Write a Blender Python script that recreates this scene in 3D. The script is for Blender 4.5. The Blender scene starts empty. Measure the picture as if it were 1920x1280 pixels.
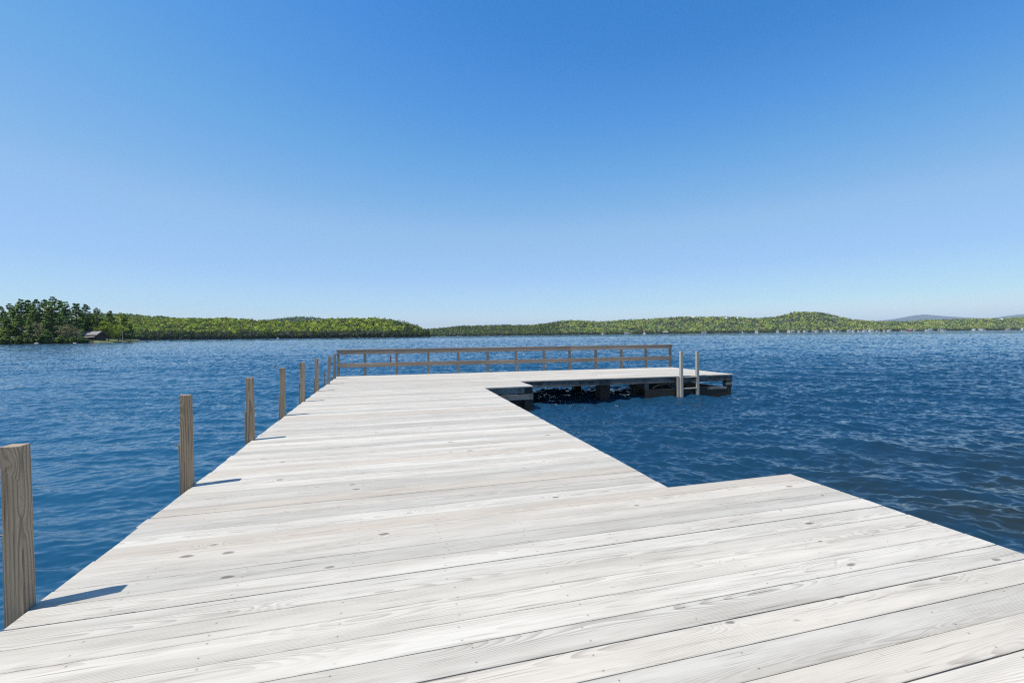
import bpy, math, random
import numpy as np
from mathutils import Matrix, Vector

# ------------------------------------------------------------------ camera, sky, sun, exposure
SC = bpy.context.scene
COL = SC.collection
ZD = 0.78                      # deck height above the water (water = 0)
EYE = 1.5                      # camera height above the deck
CAMZ = ZD + EYE
F = 856.0                      # focal length in pixels of the 1920 px wide photograph
def _n(v): return v / np.linalg.norm(v)
d1 = _n(np.array([730 - 960., -(630.4 - 640.), -F]))
d2 = np.array([4145 - 960., -(594.5 - 640.), -F]); d2 = _n(d2 - d1 * (d1 @ d2))
up = np.cross(d2, d1)
CW = np.stack([d2, d1, up], 1).T          # camera axes -> world axes
cam_data = bpy.data.cameras.new('camera'); cam = bpy.data.objects.new('camera', cam_data); COL.objects.link(cam)
cam_data.sensor_width = 36.0; cam_data.lens = F / 1920 * 36.0
cam_data.clip_start = 0.05; cam_data.clip_end = 90000
cam.matrix_world = Matrix.Translation((0, 0, CAMZ)) @ Matrix(CW.tolist()).to_4x4()
SC.camera = cam

SUN_EL = math.radians(65.4)
SUN_H = _n(np.array([-0.977, -0.214]))     # horizontal direction towards the sun
SUN_ROT = math.atan2(SUN_H[0], SUN_H[1])
world = bpy.data.worlds.new('World'); SC.world = world; world.use_nodes = True
wn, wl = world.node_tree.nodes, world.node_tree.links
sky = wn.new('ShaderNodeTexSky'); sky.sky_type = 'NISHITA'; sky.sun_disc = False
sky.sun_elevation = SUN_EL; sky.sun_rotation = SUN_ROT
sky.altitude = 200; sky.air_density = 1.0; sky.dust_density = 0.2; sky.ozone_density = 6.0
EXPOSURE = 0.35; SKY = 0.105
# grade the sky like the photograph's deep polarised blue (curves work on the displayed brightness)
def lin(v): v /= 255.0; return v / 12.92 if v <= 0.04045 else ((v + 0.055) / 1.055) ** 2.4
gain = SKY * 2 ** EXPOSURE
mul_in = wn.new('ShaderNodeVectorMath'); mul_in.operation = 'SCALE'; mul_in.inputs['Scale'].default_value = gain
mul_out = wn.new('ShaderNodeVectorMath'); mul_out.operation = 'SCALE'; mul_out.inputs['Scale'].default_value = 1 / gain
cur = wn.new('ShaderNodeRGBCurve'); cm = cur.mapping; cm.use_clip = False; cm.extend = 'EXTRAPOLATED'
for ci, pts in enumerate(([(80, 34), (94, 55), (100, 74), (112, 104), (131, 144), (160, 162), (199, 194), (216, 219)],
                          [(110, 112), (126, 131), (134, 146), (148, 168), (172, 192), (199, 204), (228, 231), (234, 240)],
                          [(120, 150), (175, 210), (182, 221), (200, 229), (220, 238), (237, 251)])):
    c = cm.curves[ci]; c.points[0].location = (0, 0); c.points[1].location = (1, 1)
    for a, b in pts: c.points.new(lin(a), lin(b))
    for p in c.points: p.handle_type = 'VECTOR'
cm.update()
bg = wn['Background']; bg.inputs['Strength'].default_value = SKY
wl.new(sky.outputs[0], mul_in.inputs[0]); wl.new(mul_in.outputs[0], cur.inputs['Color'])
wl.new(cur.outputs[0], mul_out.inputs[0]); wl.new(mul_out.outputs[0], bg.inputs['Color'])
sun_l = bpy.data.lights.new('sun', 'SUN'); sun_l.energy = 4.2; sun_l.angle = math.radians(0.53); sun_l.color = (1, 0.958, 0.885)
sun = bpy.data.objects.new('sun', sun_l); COL.objects.link(sun)
sd = Vector((SUN_H[0] * math.cos(SUN_EL), SUN_H[1] * math.cos(SUN_EL), math.sin(SUN_EL)))
sun.rotation_euler = sd.to_track_quat('Z', 'Y').to_euler()
SC.view_settings.view_transform = 'Standard'; SC.view_settings.look = 'None'
SC.view_settings.exposure = EXPOSURE; SC.view_settings.gamma = 1.0
SC.render.engine = 'CYCLES'
SC.cycles.use_denoising = False; SC.cycles.use_adaptive_sampling = False; SC.cycles.filter_width = 1.2
SC.cycles.sample_clamp_direct = 10; SC.cycles.sample_clamp_indirect = 3
SC.cycles.max_bounces = 6; SC.cycles.volume_bounces = 0; SC.cycles.transparent_max_bounces = 8

# ------------------------------------------------------------------ helpers
rnd = random.Random(7)
def ray(x, y): return CW @ np.array([x - 960., -(y - 640.), -F]) / F
def hor(x):                               # image row of the true horizon in column x
    a, b = ray(x, 0)[2], ray(x, 1000)[2]
    return 1000 * a / (a - b)
def at(x, z, wz=0.0):                     # world point of column x at depth z, height wz
    r = ray(x, hor(x)); return Vector((r[0] * z, r[1] * z, wz))
def hgt(x, y, z): return CAMZ + (hor(x) - y) / F * z / 1.0     # world height seen at (x,y) at depth z

FW = ray(730 + 230, hor(960)); FW = _n(FW[:2]); RT = np.array([FW[1], -FW[0]])   # camera forward / right on the ground
def link(o, parent=None, **kw):
    COL.objects.link(o)
    if parent: o.parent = parent
    for k, v in kw.items(): o[k] = v
    return o
def empty(name, loc=(0, 0, 0), **kw):
    o = bpy.data.objects.new(name, None); o.location = loc; o.empty_display_size = 0.2
    return link(o, None, **kw)
def np_mesh(name, V, Fq, mat, smooth=False, attrs=None):
    V = np.asarray(V, np.float32); Fq = np.asarray(Fq, np.int32); k = Fq.shape[1]
    me = bpy.data.meshes.new(name)
    me.vertices.add(len(V)); me.vertices.foreach_set('co', V.ravel())
    me.loops.add(Fq.size); me.loops.foreach_set('vertex_index', Fq.ravel())
    me.polygons.add(len(Fq)); me.polygons.foreach_set('loop_start', np.arange(0, Fq.size, k, dtype=np.int32))
    me.update(calc_edges=True)
    me.polygons.foreach_set('use_smooth', np.full(len(Fq), smooth, dtype=bool))
    for an, (ty, dat) in (attrs or {}).items():
        a = me.attributes.new(an, ty, 'POINT')
        a.data.foreach_set('vector' if ty == 'FLOAT_VECTOR' else 'value' if ty == 'FLOAT' else 'color', np.asarray(dat, np.float32).ravel())
    if mat: me.materials.append(mat)
    return me
def mobj(name, me, parent=None, loc=(0, 0, 0), **kw):
    o = bpy.data.objects.new(name, me); o.location = loc
    return link(o, parent, **kw)

class Wood:
    """collects chamfered timber boxes with grain coordinates; .build links ONE mesh"""
    def __init__(s): s.v = []; s.f = []; s.co = []; s.seed = []
    def box(s, o, L, W, T, ax='x', ch=0.004, seg=1, seed=None, wob=0.0, rot=None, warp=None, uoff=0.0):
        """o = centre; L along grain axis ax, W across, T thickness"""
        seed = rnd.random() * 60 if seed is None else seed
        r2 = random.Random(int(seed * 1e5))
        w, t = W / 2, T / 2
        prof = [(-w + ch, t), (w - ch, t), (w, t - ch), (w, -t + ch), (w - ch, -t), (-w + ch, -t), (-w, -t + ch), (-w, t - ch)]
        P = {'x': lambda a, b, c: (a, b, c), 'y': lambda a, b, c: (b, a, c), 'z': lambda a, b, c: (b, c, a)}[ax]
        base = len(s.v)
        wl_ = [r2.uniform(-1, 1) * wob for _ in range(seg + 1)]; wr_ = [r2.uniform(-1, 1) * wob for _ in range(seg + 1)]
        for i in range(seg + 1):
            u = -L / 2 + L * i / seg
            for (b, c) in prof:
                bb = b + (wr_[i] if b > 0 else wl_[i])
                p = Vector(P(u, bb, c))
                if rot: p = rot @ p
                p = p + Vector(o)
                if warp: p = Vector(warp(p))
                s.v.append(tuple(p)); s.co.append((u + uoff, b, c)); s.seed.append(seed)
        for i in range(seg):
            a = base + i * 8; n = a + 8
            for j in range(8):
                k = (j + 1) % 8; s.f.append((a + j, a + k, n + k, n + j))
        s.f.append(tuple(base + j for j in range(8))); e = base + seg * 8
        s.f.append(tuple(e + j for j in range(7, -1, -1)))
        return s
    def build(s, name, mat, parent=None, loc=(0, 0, 0), **kw):
        me = bpy.data.meshes.new(name); me.from_pydata(s.v, [], s.f); me.update()
        a = me.attributes.new('wood_co', 'FLOAT_VECTOR', 'POINT'); a.data.foreach_set('vector', np.array(s.co, np.float32).ravel())
        a = me.attributes.new('wood_seed', 'FLOAT', 'POINT'); a.data.foreach_set('value', np.array(s.seed, np.float32))
        import bmesh
        bm = bmesh.new(); bm.from_mesh(me); bmesh.ops.recalc_face_normals(bm, faces=bm.faces); bm.to_mesh(me); bm.free()
        me.materials.append(mat)
        return mobj(name, me, parent, loc, **kw)

def tube(pts, rad, n=8, closed_ends=True):
    V, Q = [], []
    pts = [Vector(p) for p in pts]
    for i, p in enumerate(pts):
        d = (pts[min(i + 1, len(pts) - 1)] - pts[max(i - 1, 0)]).normalized()
        a = d.orthogonal().normalized() if abs(d.z) > .9 else d.cross(Vector((0, 0, 1))).normalized()
        b = d.cross(a); r = rad[i] if hasattr(rad, '__len__') else rad
        for k in range(n):
            t = 2 * math.pi * k / n; V.append(p + a * r * math.cos(t) + b * r * math.sin(t))
    for i in range(len(pts) - 1):
        for k in range(n):
            Q.append((i * n + k, i * n + (k + 1) % n, (i + 1) * n + (k + 1) % n, (i + 1) * n + k))
    return [tuple(v) for v in V], Q
def simple(name, V, Fa, mat, parent=None, loc=(0, 0, 0), smooth=False, **kw):
    me = bpy.data.meshes.new(name); me.from_pydata([tuple(v) for v in V], [], [tuple(f) for f in Fa]); me.update()
    import bmesh
    bm = bmesh.new(); bm.from_mesh(me); bmesh.ops.recalc_face_normals(bm, faces=bm.faces); bm.to_mesh(me); bm.free()
    for p in me.polygons: p.use_smooth = smooth
    if mat: me.materials.append(mat)
    return mobj(name, me, parent, loc, **kw)

# ------------------------------------------------------------------ materials
class NT:
    def __init__(s, name):
        s.m = bpy.data.materials.new(name); s.m.use_nodes = True; s.t = s.m.node_tree
        s.b = s.t.nodes['Principled BSDF']; s.out = s.t.nodes['Material Output']
    def n(s, ty, **kw):
        nd = s.t.nodes.new('ShaderNode' + ty)
        for k, v in kw.items():
            if k.startswith('i_'): nd.inputs[int(k[2:]) if k[2:].isdigit() else k[2:].replace('_', ' ')].default_value = v
            else: setattr(nd, k, v)
        return nd
    def l(s, a, b): s.t.links.new(a, b)
    def put(s, sock, v):
        if isinstance(v, (int, float, tuple)): sock.default_value = v
        else: s.l(v, sock)
    def math(s, op, a, b=0.0, c=0.0, clamp=False):
        nd = s.n('Math', operation=op, use_clamp=clamp)
        for i, v in enumerate((a, b, c)):
            if i < len(nd.inputs): s.put(nd.inputs[i], v)
        return nd.outputs[0]
    def vm(s, op, a, b=(0, 0, 0)):
        nd = s.n('VectorMath', operation=op); s.put(nd.inputs[0], a)
        if op == 'SCALE': s.put(nd.inputs['Scale'], b)
        else: s.put(nd.inputs[1], b)
        return nd.outputs[0]
    def mix(s, fac, a, b, mode='MIX'):
        nd = s.n('Mix', data_type='RGBA', blend_type=mode); s.put(nd.inputs[0], fac); s.put(nd.inputs[6], a); s.put(nd.inputs[7], b)
        return nd.outputs[2]
    def ramp(s, v, lo, hi, a=0.0, b=1.0):
        nd = s.n('MapRange', interpolation_type='SMOOTHSTEP'); s.put(nd.inputs[0], v)
        for i, x in enumerate((lo, hi, a, b)): nd.inputs[i + 1].default_value = x
        return nd.outputs[0]
    def noise(s, vec, scale=1.0, detail=2.0, rough=0.5, out=0):
        nd = s.n('TexNoise'); s.l(vec, nd.inputs['Vector']); nd.inputs['Scale'].default_value = scale
        nd.inputs['Detail'].default_value = detail; nd.inputs['Roughness'].default_value = rough
        return nd.outputs[out]
def rgb(*c): return (c[0], c[1], c[2], 1.0)

def wood_mat(name, light, dark, tint_a, tint_b, ring_amt=0.5, nails=False, vary=0.18, crack_amt=0.8, ring_w=0.0075, knot_amt=1.0, stain=None, rough=0.62, rmin=0.15, swirl=1.0, streak=0.42):
    t = NT(name)
    co = t.n('Attribute', attribute_name='wood_co').outputs['Vector']
    seed = t.n('Attribute', attribute_name='wood_seed').outputs['Fac']
    wnz = t.n('TexWhiteNoise', noise_dimensions='1D'); t.l(seed, wnz.inputs['W'])
    sr = t.n('SeparateColor'); t.l(wnz.outputs['Color'], sr.inputs[0]); r1, r2, r3 = sr.outputs
    sx = t.n('SeparateXYZ'); t.l(co, sx.inputs[0]); u, v, w = sx.outputs
    us = t.math('MULTIPLY_ADD', seed, 37.7, u)
    def cmb(a, b, c):
        nd = t.n('CombineXYZ'); t.put(nd.inputs[0], a); t.put(nd.inputs[1], b); t.put(nd.inputs[2], c); return nd.outputs[0]
    M = t.math
    # slow wander of the pith and fine waver of the rings
    wander = t.noise(cmb(M('MULTIPLY', us, 0.55), seed, 0.0), 1.0, 1.0, out=1)
    wx = t.n('SeparateColor'); t.l(wander, wx.inputs[0])
    wav = t.noise(cmb(M('MULTIPLY', us, 2.2), M('MULTIPLY', v, 14.0), M('MULTIPLY_ADD', w, 14.0, seed)), 1.0, 2.0)
    v0 = M('MULTIPLY_ADD', M('SUBTRACT', r1, 0.5), 0.16, M('MULTIPLY', M('SUBTRACT', wx.outputs[0], 0.5), 0.10))
    w0 = M('SUBTRACT', M('MULTIPLY', M('SUBTRACT', wx.outputs[1], 0.5), 0.16), M('MULTIPLY_ADD', r2, 0.09, 0.01))
    # knots
    kvec = cmb(M('MULTIPLY', us, 2.9), M('MULTIPLY', v, 6.2), M('MULTIPLY_ADD', w, 6.0, M('MULTIPLY', seed, 7.3)))
    vo = t.n('TexVoronoi', feature='F1'); t.l(kvec, vo.inputs['Vector']); vo.inputs['Scale'].default_value = 1.0
    kc = t.n('SeparateColor'); t.l(vo.outputs['Color'], kc.inputs[0])
    kd = M('ADD', vo.outputs['Distance'], M('MULTIPLY', M('SUBTRACT', t.noise(kvec, 6.0, 2.0), 0.5), 0.10))
    has = M('GREATER_THAN', kc.outputs[0], 0.56)
    ksz = M('MULTIPLY_ADD', kc.outputs[1], 0.12, 0.05)
    kin = M('MULTIPLY', M('SUBTRACT', 1.0, M('DIVIDE', kd, ksz), clamp=True), has)
    khalo = M('MULTIPLY', M('EXPONENT', M('MULTIPLY', M('MULTIPLY', kd, kd), -16.0)), has)
    dv = M('SUBTRACT', v, v0); dw = M('SUBTRACT', w, w0)
    rr = M('SQRT', M('ADD', M('MULTIPLY', dv, dv), M('MULTIPLY', dw, dw)))
    rr = M('ADD', rr, M('MULTIPLY', M('SUBTRACT', wav, 0.5), 0.012 * swirl))
    rr = M('ADD', rr, M('MULTIPLY', khalo, 0.030 * swirl))
    ph = M('FRACT', M('DIVIDE', rr, ring_w))
    ring = t.ramp(ph, 0.25, 0.92)
    ring = M('MULTIPLY', ring, M('SUBTRACT', 1.0, t.ramp(ph, 0.94, 1.0)))
    rmask = t.ramp(t.noise(cmb(M('MULTIPLY', us, 0.8), M('MULTIPLY', v, 9.0), seed), 1.0, 2.0), 0.36, 0.66, rmin, 1.0)
    ring = M('MULTIPLY', ring, rmask)
    fib = t.noise(cmb(M('MULTIPLY', us, 7.0), M('MULTIPLY', v, 230.0), M('MULTIPLY', w, 230.0)), 1.0, 3.0, 0.6)
    crn = t.noise(cmb(M('MULTIPLY', us, 1.1), M('MULTIPLY', v, 75.0), M('MULTIPLY_ADD', w, 75.0, seed)), 1.0, 2.0, 0.55)
    crack = t.ramp(crn, 0.28, 0.345, 1.0, 0.0)
    crack = M('MULTIPLY', crack, t.ramp(t.noise(cmb(M('MULTIPLY', us, 0.9), M('MULTIPLY', v, 8.0), M('ADD', seed, 9.0)), 1.0, 1.0), 0.42, 0.62))
    patch = t.noise(cmb(M('MULTIPLY', us, 0.7), M('MULTIPLY', v, 7.0), M('MULTIPLY_ADD', w, 7.0, M('ADD', seed, 3.0))), 1.0, 4.0, 0.6)
    patch2 = t.noise(cmb(M('MULTIPLY', us, 1.9), M('MULTIPLY', v, 30.0), M('MULTIPLY_ADD', w, 30.0, M('ADD', seed, 5.0))), 1.0, 3.0, 0.6)
    base = t.mix(t.ramp(patch, 0.35, 0.68), rgb(*light), rgb(*tint_a))
    base = t.mix(M('MULTIPLY', t.ramp(r3, 0.45, 1.0), t.ramp(patch, 0.2, 0.75, 1.0, 0.2)), base, rgb(*tint_b))
    dk = M('MULTIPLY', ring, ring_amt)
    dk = M('ADD', dk, M('MULTIPLY', M('SUBTRACT', fib, 0.5), 0.5))
    dk = M('ADD', dk, t.ramp(patch2, 0.5, 0.82, 0.0, streak))
    dk = M('ADD', dk, M('MULTIPLY', crack, crack_amt))
    dk = M('ADD', dk, M('MULTIPLY', t.ramp(kin, 0.0, 0.5), 0.75 * knot_amt), clamp=True)
    col = t.mix(dk, base, rgb(*dark))
    val = M('MULTIPLY_ADD', M('SUBTRACT', r2, 0.5), 2 * vary, 1.0)
    col = t.mix(M('MULTIPLY', M('SUBTRACT', khalo, t.ramp(kin, 0.0, 0.3)), 0.25, clamp=True), col, rgb(*light))
    hsv = t.n('HueSaturation'); t.l(col, hsv.inputs['Color']); t.l(val, hsv.inputs['Value']); col = hsv.outputs[0]
    if stain:
        sp = t.n('NewGeometry').outputs['Position']
        stn = t.noise(sp, 2.4, 5.0, 0.65)
        col = t.mix(t.ramp(stn, 0.40, 0.66), col, rgb(*stain))
    hgt_ = M('SUBTRACT', M('MULTIPLY', fib, 0.25), M('ADD', M('MULTIPLY', crack, 0.9), M('MULTIPLY', ring, -0.35)))
    if nails:
        fx = M('SUBTRACT', M('FRACT', M('DIVIDE', M('ADD', u, 100.0), 0.61)), 0.5)
        jit = t.noise(cmb(M('FLOOR', M('DIVIDE', M('ADD', u, 100.0), 0.61)), seed, 0.0), 17.3, 0.0, out=1)
        js = t.n('SeparateColor'); t.l(jit, js.inputs[0])
        ex = M('MULTIPLY_ADD', M('SUBTRACT', js.outputs[0], 0.5), 0.16, M('MULTIPLY', fx, 0.61))
        ey = M('SUBTRACT', M('ABSOLUTE', M('MULTIPLY_ADD', M('SUBTRACT', js.outputs[1], 0.5), 0.07, v)), 0.052)
        nd_ = M('SQRT', M('ADD', M('MULTIPLY', ex, ex), M('MULTIPLY', ey, ey)))
        nm = M('MULTIPLY', t.ramp(nd_, 0.0022, 0.0045, 1.0, 0.0), M('GREATER_THAN', js.outputs[2], 0.42))
        nst = t.ramp(nd_, 0.003, 0.014, 0.14, 0.0)
        col = t.mix(M('MAXIMUM', M('MULTIPLY', nm, 0.8), nst), col, rgb(0.05, 0.045, 0.042))
        hgt_ = M('SUBTRACT', hgt_, nm)
    t.l(col, t.b.inputs['Base Color']); t.b.inputs['Roughness'].default_value = rough
    t.b.inputs['Specular IOR Level'].default_value = 0.35
    bp = t.n('Bump'); bp.inputs['Strength'].default_value = 0.55; bp.inputs['Distance'].default_value = 0.0035
    t.l(hgt_, bp.inputs['Height']); t.l(bp.outputs[0], t.b.inputs['Normal'])
    return t.m

M_DECK = wood_mat('weathered_deck_wood', (0.560, 0.515, 0.432), (0.16, 0.128, 0.098), (0.470, 0.425, 0.350), (0.525, 0.435, 0.330), ring_amt=0.44, nails=True, vary=0.16, streak=0.28)
M_POST = wood_mat('weathered_post_wood', (0.44, 0.305, 0.180), (0.080, 0.050, 0.032), (0.32, 0.215, 0.125), (0.40, 0.305, 0.205), ring_amt=0.85, vary=0.18, ring_w=0.019, knot_amt=1.2, rmin=0.4, swirl=2.2)
M_RAIL = wood_mat('weathered_rail_wood', (0.30, 0.245, 0.19), (0.085, 0.064, 0.048), (0.23, 0.18, 0.14), (0.27, 0.23, 0.19), ring_amt=0.55, vary=0.16, ring_w=0.010)
M_BEAM = wood_mat('stained_beam_wood', (0.17, 0.155, 0.14), (0.035, 0.03, 0.026), (0.12, 0.11, 0.10), (0.16, 0.15, 0.13), ring_amt=0.5, vary=0.2, stain=(0.035, 0.034, 0.032), ring_w=0.012)
M_BEAM2 = wood_mat('grey_beam_wood', (0.30, 0.28, 0.25), (0.06, 0.052, 0.045), (0.22, 0.21, 0.19), (0.26, 0.24, 0.20), ring_amt=0.5, vary=0.2, stain=(0.12, 0.115, 0.105), ring_w=0.012)
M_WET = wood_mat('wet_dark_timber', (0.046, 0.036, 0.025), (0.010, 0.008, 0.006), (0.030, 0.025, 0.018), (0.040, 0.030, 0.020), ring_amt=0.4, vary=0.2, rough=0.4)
M_LADDER = wood_mat('pale_ladder_wood', (0.50, 0.45, 0.38), (0.15, 0.12, 0.10), (0.40, 0.36, 0.30), (0.44, 0.39, 0.32), ring_amt=0.4, vary=0.08)

def flat_mat(name, col, rough=0.6, metal=0.0, var=0.25, scale=3.0):
    t = NT(name); p = t.n('NewGeometry').outputs['Position']
    nz = t.noise(p, scale, 4.0, 0.6)
    c2 = tuple(c * (1 - var) for c in col)
    t.l(t.mix(t.ramp(nz, 0.3, 0.7), rgb(*col), rgb(*c2)), t.b.inputs['Base Color'])
    t.b.inputs['Roughness'].default_value = rough; t.b.inputs['Metallic'].default_value = metal
    return t.m
M_STEEL = flat_mat('rusty_steel', (0.30, 0.27, 0.24), 0.5, 0.6, 0.5, 60)
M_RED = flat_mat('faded_red_paint', (0.26, 0.02, 0.035), 0.6, 0, 0.3, 20)
M_ROPE = flat_mat('pale_rope', (0.50, 0.46, 0.38), 0.9, 0, 0.3, 40)
M_WHITE = flat_mat('white_paint', (0.70, 0.69, 0.66), 0.5, 0, 0.12, 0.4)
M_ROOFG = flat_mat('grey_shingles', (0.30, 0.285, 0.275), 0.9, 0, 0.4, 0.9)
M_ROOFD = flat_mat('dark_shingles', (0.11, 0.10, 0.10), 0.9, 0, 0.4, 0.9)
M_BROWN = flat_mat('brown_siding', (0.075, 0.042, 0.032), 0.8, 0, 0.35, 1.5)
M_GLASS = flat_mat('dark_window_glass', (0.03, 0.04, 0.05), 0.1, 0, 0.2, 1)
M_REDWALL = flat_mat('red_siding', (0.38, 0.07, 0.05), 0.7, 0, 0.2, 0.6)
M_TAN = flat_mat('tan_siding', (0.42, 0.34, 0.27), 0.7, 0, 0.2, 0.6)
M_BLUEG = flat_mat('blue_grey_siding', (0.36, 0.42, 0.50), 0.7, 0, 0.2, 0.6)
M_ROCK = flat_mat('pale_granite', (0.42, 0.40, 0.37), 0.85, 0, 0.4, 1.2)
M_BARK = flat_mat('grey_brown_bark', (0.12, 0.095, 0.075), 0.9, 0, 0.5, 1.4)
M_FLOAT = flat_mat('dark_float', (0.03, 0.035, 0.045), 0.4, 0, 0.3, 20)

def leaf_mat(name, a, b, c, trans=0.25):
    t = NT(name)
    oi = t.n('ObjectInfo').outputs['Random']; at_ = t.n('Attribute', attribute_name='leaf').outputs['Fac']
    col = t.mix(at_, rgb(*a), rgb(*b)); col = t.mix(t.math('MULTIPLY', oi, 0.7), col, rgb(*c))
    df = t.n('BsdfDiffuse'); t.l(col, df.inputs[0]); tr = t.n('BsdfTranslucent'); t.l(col, tr.inputs[0])
    ms = t.n('MixShader'); ms.inputs[0].default_value = trans
    t.l(df.outputs[0], ms.inputs[1]); t.l(tr.outputs[0], ms.inputs[2]); t.l(ms.outputs[0], t.out.inputs[0])
    return t.m
M_PINE = leaf_mat('pine_needles', (0.075, 0.130, 0.036), (0.320, 0.420, 0.105), (0.150, 0.230, 0.075), 0.25)
M_LEAF = leaf_mat('spring_leaves', (0.18, 0.25, 0.035), (0.36, 0.43, 0.065), (0.26, 0.32, 0.055), 0.35)
M_BUD = leaf_mat('reddish_buds', (0.18, 0.165, 0.085), (0.29, 0.26, 0.14), (0.23, 0.23, 0.11))
def forest_mat():
    t = NT('forest_foliage')
    col = t.n('Attribute', attribute_name='tint').outputs['Color']
    df = t.n('BsdfDiffuse'); t.l(col, df.inputs[0]); tr = t.n('BsdfTranslucent'); t.l(col, tr.inputs[0])
    ms = t.n('MixShader'); ms.inputs[0].default_value = 0.2
    t.l(df.outputs[0], ms.inputs[1]); t.l(tr.outputs[0], ms.inputs[2]); t.l(ms.outputs[0], t.out.inputs[0])
    return t.m
M_FOREST = forest_mat()
M_HILL = flat_mat('forest_floor', (0.055, 0.075, 0.028), 0.95, 0, 0.5, 0.02)
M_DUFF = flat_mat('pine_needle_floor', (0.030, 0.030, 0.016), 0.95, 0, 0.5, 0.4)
M_SHORE = flat_mat('shore_grass', (0.14, 0.16, 0.05), 0.95, 0, 0.5, 0.25)
M_MOUNT = flat_mat('haze_tinted_mountain_woods', (0.032, 0.055, 0.050), 0.95, 0, 0.45, 0.012)  # woods green shifted bluish, painting some distance haze into the colour

def water_mat():
    t = NT('lake_water')
    sl = t.n('Attribute', attribute_name='slope').outputs['Vector']
    p = t.n('NewGeometry').outputs['Position']
    rot = t.n('VectorRotate', rotation_type='Z_AXIS'); t.l(p, rot.inputs['Vector']); rot.inputs['Angle'].default_value = -math.atan2(FW[1], FW[0])
    n1 = t.noise(t.vm('MULTIPLY', rot.outputs[0], (19.0, 6.0, 0)), 1.0, 3.0, 0.6, out=1)
    m1 = t.vm('SCALE', t.vm('MULTIPLY', t.vm('SUBTRACT', n1, (0.5, 0.5, 0.5)), (1, 1, 0)), 0.24)
    gn = t.n('NewGeometry').outputs['Normal']
    nn = t.vm('ADD', t.vm('ADD', t.vm('SCALE', sl, -1.0), m1), gn)
    t.l(t.vm('NORMALIZE', nn), t.b.inputs['Normal'])
    sx = t.n('SeparateXYZ'); t.l(p, sx.inputs[0])
    # brownish bottom showing through in the shallows by the shore end of the dock
    sh = t.math('MULTIPLY', t.ramp(sx.outputs[1], 2.0, 9.0, 1.0, 0.0), t.ramp(sx.outputs[0], 3.5, 8.0, 0.1, 1.0))
    sh = t.math('MULTIPLY', sh, t.ramp(t.noise(p, 0.7, 3.0), 0.30, 0.62, 0.35, 1.0))
    # deep blue open lake; darker, greener water over the shelving bottom right of the dock
    shelf = t.math('MULTIPLY', t.ramp(sx.outputs[1], 8.0, 45.0, 1.0, 0.0), t.ramp(sx.outputs[0], -1.0, 5.0))
    deep = t.mix(shelf, rgb(0.010, 0.062, 0.120), rgb(0.008, 0.039, 0.078))
    col = t.mix(sh, deep, rgb(0.020, 0.024, 0.013))
    t.l(col, t.b.inputs['Base Color'])
    t.b.inputs['Roughness'].default_value = 0.06; t.b.inputs['IOR'].default_value = 1.333
    t.b.inputs['Specular Tint'].default_value = rgb(0.66, 0.90, 1.0)
    return t.m
M_WATER = water_mat()

# ------------------------------------------------------------------ lake
def build_lake():
    g = np.random.default_rng(11)
    # polar sheets around the jetty: rows get wider with distance, columns denser ahead
    px = np.arange(-776, 777, 0.85)
    th = np.arctan(px / 456.5)
    rest = np.linspace(th[-1], 2 * math.pi - abs(th[0]), 60)[1:-1]
    r = [0.6]
    while r[-1] < 26: r.append(r[-1] + max(0.015, min(0.065, 0.42 * r[-1] ** 2 / (456 * CAMZ))))
    rn = len(r); ri = r[-1]
    while r[-1] < 110: r.append(r[-1] + 0.065 + 0.315 * (r[-1] - 26) / 84)
    while r[-1] < 420: r.append(r[-1] + 0.38 + 0.6 * (r[-1] - 110) / 310)
    while r[-1] < 26000: r.append(r[-1] * 1.05)
    parts = [(r[:rn], np.concatenate([th, rest])), (r[rn - 2:], np.concatenate([th[::2], rest]))]
    comps = []
    NW = 96; base = math.atan2(FW[1], FW[0])
    for i in range(NW):
        lam = 0.10 * (4.6 / 0.10) ** ((i + g.random()) / NW)
        ang = base + math.radians(13 if i % 2 == 0 else -27) + g.normal() * math.radians(11 if lam > 0.8 else 18)
        if g.random() < 0.07: ang += g.normal() * 0.9
        comps.append((lam, ang, g.random() * 6.28))
    VV, QQ, SS, off = [], [], [], 0
    for pi_, (rr_, tt_) in enumerate(parts):
        V, Q, SL = sheet(np.array(rr_, np.float32), tt_.astype(np.float32), comps, -0.004 * pi_)
        VV.append(V); SS.append(SL); QQ.append(Q + off); off += len(V)
    V, Q, SL = np.concatenate(VV), np.concatenate(QQ), np.concatenate(SS)
    me = np_mesh('lake_water', V, Q, M_WATER, True, {'slope': ('FLOAT_VECTOR', SL)})
    mobj('lake_water', me, None, kind='structure', label='rippled deep blue lake water around the dock', category='lake')
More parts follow.
